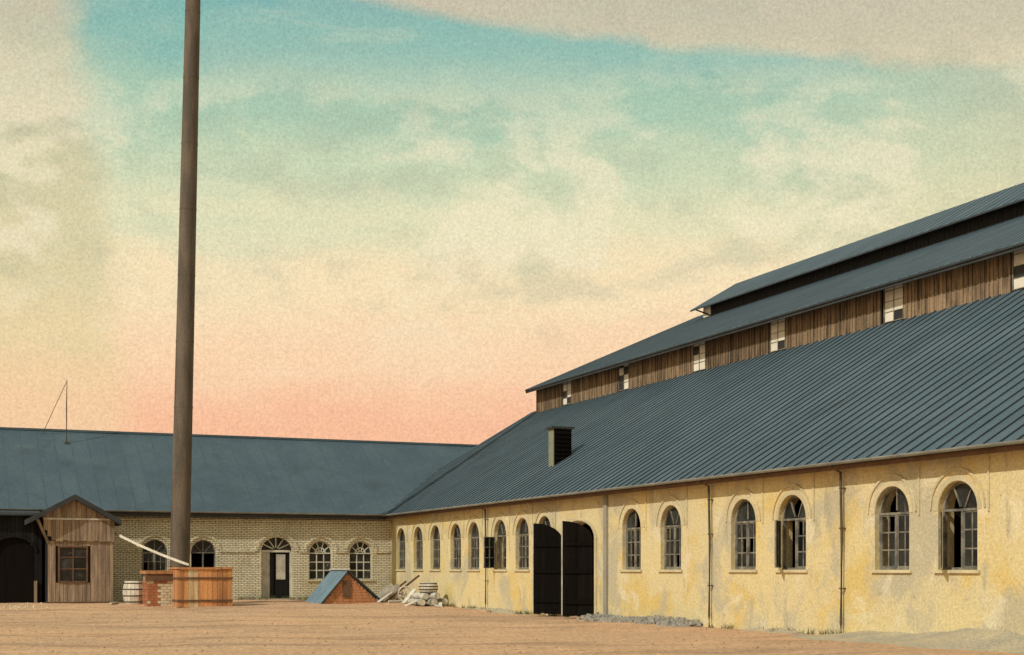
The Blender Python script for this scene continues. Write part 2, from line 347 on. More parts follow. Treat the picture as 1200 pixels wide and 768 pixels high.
def arched_window(parent, loc, rz, w, h, rise, style, opened=0.0, fans=3, broken=(), name='window'):
    """loc = middle of the opening's foot on the outer face. Lower lights in two sashes, fan light above."""
    fm = 'white_frame' if style == 'white' else 'window_frame'
    dep = 0.12 if style == 'white' else 0.13; t = 0.055; bt = 0.05 if style == 'white' else 0.034
    cols = 3 if style == 'white' else 4; rows = 3
    def frame():
        m = MB()
        m.box((-w/2, dep, 0), (-w/2+t, dep+0.08, h)); m.box((w/2-t, dep, 0), (w/2, dep+0.08, h))
        m.box((-w/2+t, dep+0.001, 0), (w/2-t, dep+0.079, t)); m.box((-w/2+t, dep-0.01, h-t/2), (w/2-t, dep+0.081, h+t/2))
        n = 14
        for i in range(n):
            a, b = math.pi*i/n, math.pi*(i+1)/n
            p = lambda k2, q: (-k2*w/2*math.cos(q), dep+0.002, h + k2*rise*math.sin(q))
            k0 = 1 - 2*t/w
            m.prism([p(k0,a), p(k0,b), p(1,b), p(1,a)], (0,0.076,0))
        for i in range(1, fans):                                     # rays of the fan light
            a = math.pi*i/fans
            m.bar((-0.12*w*math.cos(a), dep+0.04, h+0.12*rise*math.sin(a)), (-(0.5*w-t)*math.cos(a), dep+0.04, h+(rise-t)*math.sin(a)), bt, 0.05, up=(0,1,0))
        if style == 'white':
            for i in range(6):
                a, b = math.pi*i/6, math.pi*(i+1)/6
                p = lambda r, q: (-r*w*math.cos(q), dep+0.012, h + r*2*rise*math.sin(q))
                m.prism([p(.20,a), p(.20,b), p(.25,b), p(.25,a)], (0,0.05,0))
        else: m.box((-0.028, dep-0.005, t), (0.028, dep+0.076, h-t/2))
        return m.mesh('window_frame', fm)
    o = link(name, share(('frame', w, h, rise, style, fans), frame), parent, loc, rz)
    # fan panes
    for i in range(fans):
        if ('fan', i) in broken: continue
        def fp(i=i):
            m = MB(); n = 5; a0, a1 = math.pi*i/fans, math.pi*(i+1)/fans
            P = [(0, dep+0.045, h+0.01)] + [(-(w/2-t*0.6)*math.cos(a0+(a1-a0)*j/n), dep+0.045, h+0.01+(rise-t*0.6)*math.sin(a0+(a1-a0)*j/n)) for j in range(n+1)]
            return m.prism(P, (0,0.006,0)).mesh('fan_pane', 'dark_glass')
        link('pane', share(('fan', w, h, rise, i, fans, style), fp), o)
    # two sashes (grey) or one fixed grid (white)
    iw = w/2 - t - 0.03 if style != 'white' else w-2*t
    ih = h - 1.5*t
    nc = cols if style == 'white' else cols//2
    def sash():
        m = MB(); s = 0.035
        if style != 'white':
            m.box((0,0,0),(s,0.045,ih)); m.box((iw-s,0,0),(iw,0.045,ih)); m.box((s,0.001,0),(iw-s,0.044,s)); m.box((s,0.001,ih-s),(iw-s,0.044,ih))
        for c in range(1, nc): m.box((iw*c/nc-bt/2,0.004,0.02),(iw*c/nc+bt/2,0.041,ih-0.02))
        for r in range(1, rows): m.box((0.02,0.007,ih*r/rows-bt/2),(iw-0.02,0.038,ih*r/rows+bt/2))
        return m.mesh('sash', fm)
    sm = share(('sash', w, h, style), sash)
    def pane(): return MB().box((0.008,0.018,0.008),(iw/nc-0.008,0.024,ih/rows-0.008)).mesh('pane', 'dark_glass')
    pm = share(('pane', w, h, style), pane)
    if len(broken) > 8: sm = None
    sides = [(-w/2+t, 1, opened), (0.03, 1, 0.0)] if style != 'white' else [(-w/2+t, 1, 0.0)]
    for si, (u, _, ang) in enumerate(sides):
        ml = Matrix.Translation((u, dep+0.012 if ang == 0 else 0.0, t)) @ Matrix.Rotation(-ang, 4, 'Z')
        if sm: link('sash', sm, o).matrix_local = ml
        for c in range(nc):
            for r in range(rows):
                if (si, c, r) in broken: continue
                p = link('pane', pm, o); p.matrix_local = ml @ Matrix.Translation((iw*c/nc, 0, ih*r/rows))
    def sill(): return MB().box((-w/2-0.10,-0.06,-0.07),(w/2+0.10,dep,0.0)).mesh('sill', 'moulding')
    link('sill', share(('sill', w, style), sill), o, (0,0,-0.002))
    return o

# ------------------------------------------------------------------ the long hall on the right
NX, CS = 21.2, 65.7            # wall line of the hall, wall line of the far wing
Y0, Y1 = 6.0, 70.0             # ends of the hall
EAVE = 4.41
hall = thing('factory_hall', (NX, CS, 0), 'long ochre plastered factory hall with stepped grey blue metal roofs and board clerestory', 'building')
def H(x, y, z): return (x-NX, y-CS, z)
wins = [470, 490, 510, 534, 555, 586, 612, 638, 740, 786, 871, 928, 1045, 1122]
wy = [hall_y(p, NX) for p in wins] + [20.6, 18.1]
g_far, g_near = hall_y(661, NX), hall_y(697, NX)
gate_c, gate_w = (g_far+g_near)/2, g_far-g_near
WW, WB, WH, WR = 1.28, 1.68, 1.34, 0.64
# wall frame: u runs towards the near end (u = CS - y), depth into the hall (+x): rotation -90 deg
ops = [(CS-y, WW, WB, WB+WH, WR) for y in wy] + [(CS-gate_c, gate_w, -0.3, 2.75, 0.6)]
wall_o = wall(0.0, CS-Y0, -0.3, EAVE+0.12, ops, 0.45).obj('wall', 'ochre_plaster', hall, (0,0,0), R(-90))
RZ = R(-90)
cfg = {470:(0,[]), 490:(0,[]), 510:(0,[(0,1,0)]), 534:(0,[]), 555:(0,[(1,0,2)]), 586:(R(74),[]), 612:(0,[]), 638:(0,[]), 740:(0,[(0,1,0),(0,1,1),('fan',1)]),
       786:(0,[(0,0,2),(1,1,1),(1,0,0)]), 871:(0,[(0,1,1),(1,0,1),(1,1,0)]), 928:(R(47),[('fan',1),(1,0,2)]), 1045:(0,[(0,0,0),(0,0,1),(0,0,2),(0,1,2),('fan',0)]), 1122:(R(42),[('fan',0)])}
for i, y in enumerate(wy):
    op, br = cfg[wins[i]] if i < len(wins) else (0, [])
    arched_window(hall, H(NX, y, WB), RZ, WW, WH, WR, 'grey', op, 3 if i % 2 else 2, br)
    u = CS-y
    link('hood_moulding', share('hood', lambda: band(0, 0.86, 0.91, 0, n=16, y0=-0.035).mesh('hood_moulding', 'moulding')), hall, H(NX, y, WB+WH+0.02), RZ)
    link('arch_surround', share('surr', lambda: band(0, 0.65, 0.77, 0, y0=-0.012, n=16).mesh('arch_surround', 'moulding')), hall, H(NX, y, WB+WH), RZ)
    link('lesene', share('les', lambda: MB().box((0.98,-0.03,2.95),(1.03,0.01,EAVE-0.02)).mesh('lesene', 'moulding')), hall, H(NX, y, 0), RZ)
# gate: arched surround, two tarred leaves swung out into the yard
gate_s = band(0, gate_w/2+0.06, gate_w/2+0.22, 0, 0.50, y0=-0.06).box((gate_w/2+0.06,-0.06,-2.9),(gate_w/2+0.2,0.01,0.0)).box((-gate_w/2-0.2,-0.06,-2.9),(-gate_w/2-0.06,0.01,0.0))
gate_s.obj('gate_surround', 'moulding', hall, H(NX, gate_c, 2.75), RZ)
MB().box((gate_w/2-0.02,0.02,-2.9),(gate_w/2+0.055,0.4,-0.05)).obj('gate_jamb', 'red_brick', hall, H(NX, gate_c, 2.75), RZ)
lw = gate_w/2*0.84
def leaf(parent, yh, sgn, ang):
    """planked leaf with a quarter arch top, low at the hinge; sgn = +1 when the closed leaf runs towards larger y"""
    n = 8; bw = lw/n
    root = link('gate_leaf', None, parent, H(NX-0.07, yh, 0.0)); root.rotation_euler = (0,0,ang)
    zt = lambda t: 2.72 + 0.62*math.sin(math.acos(max(0, 1-t)))
    for i in range(n):
        t0, t1 = i/n, (i+1)/n; z0 = 0.07+random.uniform(0,0.05)
        e_ = -0.025-0.006*(i % 2)
        P = [(i*bw, e_, z0), ((i+1)*bw, e_, z0)]
        P += [((i+1)*bw, e_, zt(t1)), ((i+.5)*bw, e_, zt((t0+t1)/2)), (i*bw, e_, zt(t0))]
        MB().prism(P, (0,0.05,0)).obj('plank', 'door_black', root)
    lm = MB()
    for z in (0.5, 1.55, 2.5): lm.box((0.03,0.026,z),(lw-0.05,0.066,z+0.14)); lm.box((0.03,-0.066,z),(lw-0.05,-0.032,z+0.14))
    lm.obj('ledge', 'door_black', root)
    hb = MB()
    for z in (0.55, 2.55): hb.box((-0.06,-0.082,z),(0.6,-0.068,z+0.06))
    hb.obj('strap_hinge', 'pipe_iron', root)
    MB().box((lw+0.001,-0.04,0.12),(lw+0.035,0.03,3.30)).obj('lit_edge_strip', 'grey_wood', root)  # paler strip: the sunlit free edge of the leaf, put into its colour
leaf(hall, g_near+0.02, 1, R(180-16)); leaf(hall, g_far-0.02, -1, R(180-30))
# pilaster, downpipes, eave board, gutter
def on_wall(m, name, mt, y, z=0.0): return m.obj(name, mt, hall, H(NX, y, z), RZ)
yp = hall_y(711, NX)
on_wall(MB().box((-0.115,-0.08,-0.2),(0.115,0.01,EAVE-0.05)), 'pilaster', 'bare_plaster', yp)
for px in (572, 835, 990):
    y = hall_y(px, NX); m = MB()
    m.tube([(0,-0.44,EAVE-0.12),(0,-0.40,EAVE-0.18),(0,-0.13,EAVE-0.30),(0.012,-0.10,2.4),(-0.01,-0.11,0.35),(0,-0.11,0.0)], 0.034, 10)
    d = on_wall(m, 'downpipe', 'pipe_iron', y)
    for z in (1.2, 2.7, 3.7): MB().box((-0.045,-0.15,z),(0.05,0.0,z+0.03)).obj('pipe_bracket', 'pipe_iron', d)
ov = 0.45; PA = 0.6                                               # overhang and slope of the aisle roof
def za(x): return EAVE + 0.20 + PA*(x-NX)
on_wall(MB().box((0,0.0,0),(CS-Y0,0.06,0.17)), 'eave_board', 'brown_wood', CS, EAVE-0.02).location = H(NX-ov+0.06, CS, EAVE-0.26)
gm = MB(); n = 7; gr = 0.075
ring = [(-gr*math.cos(math.pi*i/n), -gr*math.sin(math.pi*i/n)) for i in range(n+1)] + [(gr*0.86*math.cos(math.pi*i/n), -gr*0.86*math.sin(math.pi*i/n)) for i in range(n+1)]
gm.prism([(NX-ov-0.06+a-NX, Y0-CS, EAVE-0.07+b) for a, b in ring], (0, CS-Y0-0.35, 0))
gm.obj('gutter', 'gutter_zinc', hall)
MB().box((NX-ov+0.12-NX, Y0-CS, EAVE-0.16),(0.0, -0.02, EAVE-0.12)).obj('soffit', 'brown_wood', hall)
# metal sheets with a standing seam, one object each
def sheet_mesh(name, width, run, slope, th=0.03, mt='roof_metal', sh=0.03, sm='roof_seam'):
    """origin at the eave, rises along +x, width along +y; seam on the y=0 edge"""
    m = MB(); z = run*slope
    m.prism([(0,0.0,0),(0,width-0.004,0),(run,width-0.004,z),(run,0.0,z)], (0,0,-th), 0)
    m.prism([(-0.004,0.0,sh),(-0.004,0.036,sh),(run,0.036,z+sh),(run,0.0,z+sh)], (0,0,-sh-0.001), 1)
    return m.mesh(name, [mt, sm])
def sheet_roof(parent, name, x0, z0, run, slope, ya, yb, pitch, loc_fn, flip=False):
    # deck below the sheets carries them
    s = -1 if flip else 1
    d = MB(); d.prism([(0,0,0),(0,yb-ya,0),(s*run,yb-ya,run*slope),(s*run,0,run*slope)], (0,0,-0.05))
    base = d.obj(name, 'roof_edge', parent, loc_fn(x0, ya, z0-0.035))
    n = int(round((yb-ya)/pitch)); w = (yb-ya)/n
    me = share((name, flip), lambda: sheet_mesh('roof_sheet', w, run, slope, sh=0.03 if name == 'aisle_roof' else 0.011, sm='roof_seam'))
    for i in range(n):
        o = link('roof_sheet', me, base, (0, (i+1)*w if flip else i*w, 0.035 + random.uniform(0,0.003)))
        if flip: o.rotation_euler = (0,0,math.pi)
    return base
CX = 30.3                                                        # clerestory wall
sheet_roof(hall, 'aisle_roof', NX-ov, za(NX-ov), CX+0.3-(NX-ov), PA, Y0, Y1, 0.5, H)
# clerestory wall, boarded, with whitewashed windows
ZC, UE, US = za(CX), 11.28, 0.44                                  # base, upper eave height at x = 29.65, slope
XU = 29.65; YN = 68.7
def zu(x): return UE + US*(x-XU)
ctop = zu(CX)-0.06
cw = [665, 731.5, 820, 912, 1048, 1202]
cy = [hall_y(p, CX) for p in cw] + [22.5, 15.5]
CWW, CZB, CZH = 1.05, ZC+0.02, 1.42
edges = [YN-0.2]
for y in cy: edges += [y+CWW/2, y-CWW/2]
edges.append(Y0)
MB().box((CX+0.08-NX, Y0-CS, ZC-0.5),(CX+0.14-NX, YN-0.2-CS, ctop)).obj('clerestory_backing', 'tarred_boards', hall)
for i in range(0, len(edges), 2):
    ya, yb = edges[i], edges[i+1]                                 # one boarded bay from far to near
    m = MB(); y = ya
    while y - 0.2 > yb:
        bwid = random.uniform(0.16, 0.23); e = max(y-bwid, yb)
        j = random.uniform(0, 0.018)
        m.box((CX-j-NX, e+0.006-CS, ZC-0.35), (CX+0.05-NX, y-CS, ctop-random.uniform(0, 0.03)))
        if random.random() < 0.85: m.box((CX-0.045-NX, e-0.02-CS, ZC-0.3), (CX-0.012-NX, e+0.022-CS, ctop-0.04))
        y = e
    tag(m.obj('board_bay', 'weathered_boards', hall), None, None, kind='stuff')
for i, y in enumerate(cy):
    m = MB(); w = CWW/2; t = 0.03
    m.box((-w,-0.02,0),(-w+t,0.06,CZH)); m.box((w-t,-0.02,0),(w,0.06,CZH)); m.box((-w+t,-0.019,0),(w-t,0.059,t)); m.box((-w+t,-0.019,CZH-t),(w-t,0.059,CZH))
    m.box((-0.012,-0.01,t),(0.012,0.04,CZH-t))
    for r in range(1,4): m.box((-w+t,-0.006,CZH*r/4-0.01),(w-t,0.036,CZH*r/4+0.01))
    cwin = m.obj('clerestory_window', 'window_frame', hall, H(CX-0.02, y, CZB), RZ)
    gone = {0:[(1,0),(0,1)], 1:[(0,0),(0,1),(0,3),(1,2)], 2:[(0,2)], 3:[(1,0)], 4:[(1,0)], 5:[(0,1)]}.get(i, [])
    for c in range(2):
        for r in range(4):
            miss = (c,r) in gone
            mk = 'void_pane' if miss else 'white_pane'
            me = share(('cp', mk), lambda mk=mk: MB().box((0.01,0.012,0.01),(w-t-0.01,0.02,CZH/4-0.01)).mesh('pane', mk))
            link('pane', me, cwin, (-w+t if c == 0 else 0.0, 0.008 if miss else 0, r*CZH/4))
MB().box((CX-0.05-NX, YN-0.27-CS, ZC-0.3),(CX+0.12-NX, YN-0.14-CS, ctop)).obj('corner_post', 'brown_wood', hall)
# upper roof, its mirror, the ridge monitor
XR = 40.2; ZR = zu(XR)
sheet_roof(hall, 'upper_roof', XU, UE, XR-XU, US, Y0, YN, 0.5, H)
sheet_roof(hall, 'rear_upper_roof', 2*XR-XU, UE, XR-XU, US, Y0, YN, 2.0, H, True)
MB().box((XU+0.05-NX, Y0-CS, UE-0.19),(XU+0.09-NX, YN-CS, UE-0.055)).obj('upper_eave_board', 'roof_edge', hall)
XM, ZM = 37.4, 15.38; MY0, MY1 = Y0, 64.6
ZMR = 1.7+0.381*XR; MS = (ZMR-ZM)/(XR-XM)
sheet_roof(hall, 'monitor_roof', XM, ZM, XR-XM, MS, MY0, MY1, 0.6, H)
sheet_roof(hall, 'rear_monitor_roof', 2*XR-XM, ZM, XR-XM, MS, MY0, MY1, 2.0, H, True)
mw = MB()
y = MY1-1.3
while y > MY0+0.3:
    mw.box((XM+0.42-NX, y-0.24-CS, zu(XM+0.42)-0.2),(XM+0.47-NX, y-0.006-CS, ZM+0.42*MS-0.05)); y -= 0.25
tag(mw.obj('monitor_wall', 'tarred_boards', hall), None, None, kind='stuff')
MB().prism([(XM+0.5-NX, MY1-1.4-CS, zu(XM+0.5)-0.1), (2*XR-XM-0.5-NX, MY1-1.4-CS, zu(XM+0.5)-0.1), (2*XR-XM-0.5-NX, MY1-1.4-CS, ZM+0.2), (XR-NX, MY1-1.4-CS, ZMR-0.12), (XM+0.5-NX, MY1-1.4-CS, ZM+0.2)], (0,0.06,0)).obj('monitor_gable', 'white_frame', hall)
MB().box((XM+0.36-NX, MY1-1.45-CS, zu(XM+0.4)+0.02),(XM+0.41-NX, MY1-0.75-CS, ZM+0.10)).obj('sky_gap_panel', 'white_pane', hall)  # added white panel, stands in for bright sky under the roof overhang
MB().bar((XM+0.1-NX, MY1-0.3-CS, ZM+0.02), (XM+0.4-NX, MY1-1.5-CS, zu(XM+0.4)+0.02), 0.07).obj('brace', 'tarred_boards', hall)
# end walls and rear
def gable(y, name):
    P = [(NX+0.46-NX, y-CS, -0.3), (2*XR-NX-NX, y-CS, -0.3), (2*XR-NX-NX, y-CS, za(NX)-0.2), (2*XR-CX-NX, y-CS, ZC-0.12), (2*XR-CX-NX, y-CS, ctop), (XR-NX, y-CS, ZR-0.12), (CX-NX+0.15, y-CS, ctop), (CX-NX+0.15, y-CS, ZC-0.12), (0.46, y-CS, za(NX+0.46)-0.15)]
    MB().prism(P, (0,0.3,0)).obj(name, 'ochre_plaster', hall)
gable(YN-0.5, 'gable_wall')
MB().prism([(0.46,Y1-0.4-CS,-0.3),(CX-NX,Y1-0.4-CS,-0.3),(CX-NX,Y1-0.4-CS,ZC-0.15),(0.46,Y1-0.4-CS,za(NX+0.46)-0.15)], (0,0.3,0)).obj('aisle_gable', 'ochre_plaster', hall)
MB().prism([(CX+0.25-NX, YN-0.2-CS, za(CX+0.25)-0.05),(2*XR-CX-0.25-NX, YN-0.2-CS, za(CX+0.25)-0.05),(2*XR-CX-0.25-NX, Y1-CS, za(CX+0.25)-0.05),(CX+0.25-NX, Y1-CS, za(CX+0.25)-0.05)], (0,0,-0.06)).obj('end_flat_roof', 'roof_metal', hall); gable(Y0+0.05, 'gable_wall')
MB().box((2*XR-NX-NX-0.3, Y0-CS, -0.3),(2*XR-NX-NX, Y1-CS, EAVE)).obj('rear_wall', 'ochre_plaster', hall)
MB().box((2*XR-CX-NX, Y0-CS, ZC-0.4),(2*XR-CX-NX+0.06, YN-0.2-CS, ctop)).obj('rear_clerestory', 'weathered_boards', hall)
MB().prism([(2*XR-NX+ov-NX, Y0-CS, za(NX-ov)), (2*XR-CX-0.3-NX, Y0-CS, za(CX+0.3)), (2*XR-CX-0.3-NX, Y1-CS, za(CX+0.3)), (2*XR-NX+ov-NX, Y1-CS, za(NX-ov))], (0,0,-0.08)).obj('rear_aisle_roof', 'roof_metal', hall)
# roof vent: zinc box with a dark open louvred face
vy = hall_y(654, 23.6); vx = 23.6
vent = link('roof_vent', None, hall, H(vx, vy, za(vx)-0.15))
MB().box((-0.40,-0.42,-0.3),(0.40,0.05,1.42)).obj('casing', 'vent_zinc', vent)
MB().box((-0.50,-0.50,1.42),(0.50,0.12,1.50)).obj('cap', 'roof_edge', vent)
MB().box((-0.37,-0.452,-0.15),(0.385,-0.422,1.40)).obj('opening', 'door_black', vent)
for i in range(8): MB().box((-0.36,-0.50,0.0),(0.37,-0.453,0.035)).obj('louvre', 'door_black', vent, (0,0,0.02+i*0.17))
MB().box((-0.44,-0.47,-0.32),(0.44,0.1,-0.12)).obj('flashing', 'roof_edge', vent)

# ------------------------------------------------------------------ the far wing across the yard
wing = thing('workshop_wing', (NX-12, CS, 0), 'low buff plastered workshop wing with arched windows and long grey blue roof', 'building')
WX0 = NX-12
def F(x, y, z): return (x-WX0, y-CS, z)
XL = -16.0
wx = lambda p: wing_x(p, CS)
dpx = 324.5
FW, FB, FH, FR = 1.16, 1.18, 1.28, 0.60
fops = [(wx(p)-WX0, FW, FB, FB+FH, FR) for p in (181.5, 238.5, 376, 423)] + [(wx(dpx)-WX0, 1.5, -0.2, 2.55, 0.66)]
wall(XL-WX0, NX-WX0+0.0, -0.3, EAVE+0.1, fops, 0.45).obj('wall', 'grey_plaster', wing)
for i, p in enumerate((181.5, 238.5, 376, 423)):
    br = [[(0,c,r) for c in range(3) for r in (0,1) if (c+r) % 2], [(q,c,r) for q in (0,1) for c in range(3) for r in range(3)], [], []][i]
    arched_window(wing, F(wx(p), CS, FB), 0, FW, FH, FR, 'white' if i > 1 else 'grey', 0, 5 if i > 1 else 4, br if i < 2 else [])
link_m = band(0, 0.72, 0.84, 0, n=16).mesh('hood_moulding', 'grey_plaster')
for p in (181.5, 238.5, 376, 423): link('hood_moulding', link_m, wing, F(wx(p), CS, FB+FH+0.03))
band(0, 0.92, 1.05, 0, 0.86, n=16).obj('hood_moulding', 'grey_plaster', wing, F(wx(dpx), CS, 2.55))
xs = sorted([(wx(p)-0.84, wx(p)+0.84) for p in (181.5, 238.5, 376, 423)] + [(wx(dpx)-1.05, wx(dpx)+1.05)])
cur = wx(140)
for a, b in xs + [(NX-0.06, NX)]:
    if a-cur > 0.05: MB().box((cur-WX0,-0.05,FB+FH+0.03),(a-WX0,0.01,FB+FH+0.14)).obj('string_course', 'grey_plaster', wing)
    cur = b
# doorway: fan light, one closed half, one half open with a pale board hung in it
dx = wx(dpx)
dm = MB().box((-0.75,0.2,0.2),(-0.67,0.3,2.55)).box((0.67,0.2,0.2),(0.75,0.3,2.55)).box((-0.67,0.19,2.5),(0.67,0.31,2.6))
for i in range(1,6):
    a = math.pi*i/6; dm.bar((-0.15*math.cos(a),0.25,2.6+0.12*math.sin(a)),(-0.73*math.cos(a),0.25,2.58+0.62*math.sin(a)),0.05,0.05,up=(0,1,0))
door = dm.obj('door', 'white_frame', wing, F(dx, CS, 0))
MB().prism([(0.74*math.cos(math.pi*i/12),0.27,2.6+0.64*math.sin(math.pi*i/12)) for i in range(13)], (0,0.01,0)).obj('fan_pane', 'dark_glass', door)
MB().box((-0.66,0.22,0.22),(-0.30,0.27,2.49)).obj('door_leaf', 'grey_wood', door)
MB().box((0.02,0.215,1.2),(0.46,0.24,2.40)).obj('pale_leaf_panel', 'grey_wood', door)
MB().box((-0.02,0.241,0.22),(0.66,0.28,2.49)).obj('door_leaf', 'tarred_boards', door)
MB().box((-0.29,0.5,0.2),(0.0,0.54,2.5)).obj('doorway_shade_sheet', 'void_pane', door)  # near-black sheet painted as the shade inside the open half
MB().box((-0.9,-0.35,0.0),(0.9,0.0,0.30)).obj('door_step', 'bare_plaster', door)
# cornice, eave, gutter
MB().box((XL-WX0,-0.10,EAVE-0.50),(NX-0.12-WX0,0.01,EAVE-0.36)).obj('cornice', 'grey_plaster', wing)
MB().box((XL-WX0,-0.42,EAVE-0.16),(NX-WX0,-0.02,EAVE-0.12)).obj('soffit', 'brown_wood', wing)
MB().box((XL-WX0,-0.43,EAVE-0.30),(NX-ov-WX0,-0.37,EAVE-0.17)).obj('eave_board', 'roof_edge', wing)
MB().prism([(XL-WX0, -ov-0.06+a, EAVE-0.05+b) for a, b in ring], (NX-ov-XL-0.1, 0, 0)).obj('gutter', 'gutter_zinc', wing)
# roof: slope rises along +y
RY = 72.2; run = RY-(CS-ov)
deck = MB().prism([(XL-WX0,-ov,EAVE+0.20-0.27-0.03),(29-WX0,-ov,EAVE+0.20-0.27-0.03),(29-WX0,RY-CS,EAVE+0.2+PA*(RY-CS)-0.03),(XL-WX0,RY-CS,EAVE+0.2+PA*(RY-CS)-0.03)], (0,0,-0.05)).obj('roof', 'roof_edge', wing)
wsh = MB(); w8 = 0.78
wsh.prism([(0,0,0),(w8-0.004,0,0),(w8-0.004,run,run*PA),(0,run,run*PA)], (0,0,-0.03), 0)
wsh.prism([(0,-0.004,0.009),(0.03,-0.004,0.009),(0.03,run,run*PA+0.009),(0,run,run*PA+0.009)], (0,0,-0.010), 1)
wme = wsh.mesh('roof_sheet', ['wing_roof_metal', 'roof_seam_worn'])
x = XL
while x < 28.2:
    link('roof_sheet', wme, deck, (x-WX0, -ov, EAVE+0.20-PA*ov+random.uniform(0,0.004))); x += w8
MB().box((XL-WX0, RY-CS-0.12, EAVE+0.2+PA*(RY-CS)-0.04),(29-WX0, RY-CS+0.12, EAVE+0.2+PA*(RY-CS)+0.07)).obj('ridge_cap', 'roof_metal', deck)
zr = EAVE+0.2+PA*(RY-CS)-0.05
MB().prism([(XL-WX0,RY-CS,zr),(29-WX0,RY-CS,zr),(29-WX0,2*RY-2*CS+ov,EAVE),(XL-WX0,2*RY-2*CS+ov,EAVE)], (0,0,-0.06)).obj('rear_roof', 'roof_metal', wing)
MB().box((XL-WX0,2*(RY-CS)-0.3,-0.3),(29-WX0,2*(RY-CS),EAVE+0.1)).obj('rear_wall', 'grey_plaster', wing)
for xe in (XL, 28.6):
    MB().prism([(xe-WX0,0.46,-0.3),(xe-WX0,2*(RY-CS)-0.31,-0.3),(xe-WX0,2*(RY-CS)-0.31,EAVE),(xe-WX0,RY-CS,zr-0.1),(xe-WX0,0.46,EAVE)], (0.3,0,0)).obj('gable_wall', 'grey_plaster', wing)

# lightning rod on the wing's roof, with a stay wire
ly = RY-1.2; lx = wing_x(78, ly); lz = EAVE+0.2+PA*(ly-CS)
rod = thing('lightning_rod', (lx, ly, lz), 'thin iron lightning rod with slanting stay wire on the low wing roof', 'lightning rod')
MB().tube([(0,0,-1.9),(0.0,0,2.6),(0.02,0,4.0)], [0.035,0.028,0.012], 8).obj('rod', 'pipe_iron', rod)
rod.location.z = 1.7+(667-445)/FOC*(ly*CY+lx*SY)-4.0
bz = lz - rod.location.z
MB().box((-0.09,-0.09,bz-0.06),(0.09,0.09,bz+0.1)).obj('foot_bracket', 'pipe_iron', rod)
MB().tube([(0,0,3.9),(-1.05,0.9,bz+0.5)], 0.014, 6).obj('stay_wire', 'pipe_iron', rod)
for c in rod.children:
    pass

# ------------------------------------------------------------------ timber hut with gable front
HS = 62.2
hx0, hx1 = wing_x(56, HS), wing_x(132.5, HS); hc = (hx0+hx1)/2
hz = gz(hc, HS); HW = hx1-hx0
hut = thing('wooden_hut', (hc, HS, hz), 'brown board hut with gabled roof and dark window against the wing', 'hut')
def zpix(py, x, y): return EYE + (667-py)/FOC*(y*CY+x*SY)
zt = zpix(608, hc, HS)-hz; zp = zpix(578.5, wing_x(87, HS), HS)-hz
xp = wing_x(87, HS)-hc                                             # gable peak
xl, xr = wing_x(31, HS)-hc, wing_x(141, HS)-hc
hd = CS-HS-0.02
wl, wr_ = wing_x(68, HS)-hc, wing_x(103, HS)-hc
wb, wt = zpix(683, hc, HS)-hz, zpix(640, hc, HS)-hz
def roofz(x): return zp-0.1 - (x-xp)*(zp-zt)/(xr-xp) if x > xp else zp-0.1 - (xp-x)*(zp-zt)/(xp-xl)
hb = MB().box((-HW/2+0.03,0.05,0.0),(wl,0.1,zt-0.2)).box((wr_,0.05,0.0),(HW/2-0.03,0.1,zt-0.2)).box((wl,0.05,0.0),(wr_,0.1,wb)).box((wl,0.05,wt),(wr_,0.1,zt-0.2))
hb.obj('wall_core', 'tarred_boards', hut)
nb = 17; bw = HW/nb
for i in range(nb):
    xa, xb = -HW/2+i*bw+0.006, -HW/2+(i+1)*bw-0.006; j = random.uniform(0,0.02)
    spans = [(random.uniform(0.0,0.05), zpix(634, hc, HS)-hz-0.01)]
    if xb > wl and xa < wr_: spans = [(0.02, wb), (wt, spans[0][1])]
    for za_, zb_ in spans:
        if zb_-za_ > 0.03: MB().box((xa,-j,za_),(xb,0.045,zb_)).obj('board', 'hut_boards', hut)
zmid = zpix(634, hc, HS)-hz
nb2 = 18; x2 = -HW/2-0.18; bw2 = (HW/2+0.05-x2)/nb2
for i in range(nb2):                                               # upper boards, set forward a little
    xa, xb = x2+i*bw2+0.006, x2+(i+1)*bw2-0.006; j = random.uniform(0,0.02)
    MB().box((xa,-0.07-j,zmid+0.02-random.uniform(0,0.06) + (0.42 if i == 0 else 0.2 if i == 1 else 0)),(xb,-0.02,zt-0.06)).obj('board', 'hut_boards', hut)
MB().box((x2,-0.11,zt-0.06),(HW/2+0.05,0.02,zt+0.02)).obj('cross_beam', 'grey_wood', hut)
xa = xl+0.42
while xa < xr-0.45:                                                # gable boards
    xb = xa+0.2; top0, top1 = roofz(xa+0.006)-0.1, roofz(xb-0.006)-0.1
    if min(top0, top1) > zt+0.05:
        MB().prism([(xa+0.006,-0.05,zt+0.02),(xb-0.006,-0.05,zt+0.02),(xb-0.006,-0.05,top1),(xa+0.006,-0.05,top0)], (0,0.06,0)).obj('gable_board', 'hut_boards', hut)
    xa = xb
for nm, a, b in (('roof_slope', xl, xp), ('roof_slope', xp, xr)):
    MB().prism([(a,-0.45,roofz(a)+0.05),(b,-0.45,roofz(b)+0.05),(b,-0.45,roofz(b)-0.17),(a,-0.45,roofz(a)-0.17)], (0,hd+0.3,0)).obj(nm, 'roof_edge', hut)
MB().bar((x2-0.25,-0.2,zt-0.05),(-HW/2+0.02,-0.02,zmid-0.1),0.09).obj('bracket', 'hut_boards', hut)
for sx, nm in ((-HW/2,'side_wall'), (HW/2-0.06,'side_wall')):
    sw = link('side_wall', None, hut, (sx,0.05,0)); y = 0.0
    while y < hd-0.25: MB().box((0,y+0.004,0),(0.05,y+0.2,zt-0.05)).obj('board', 'tarred_boards' if sx < 0 else 'hut_boards', sw); y += 0.205
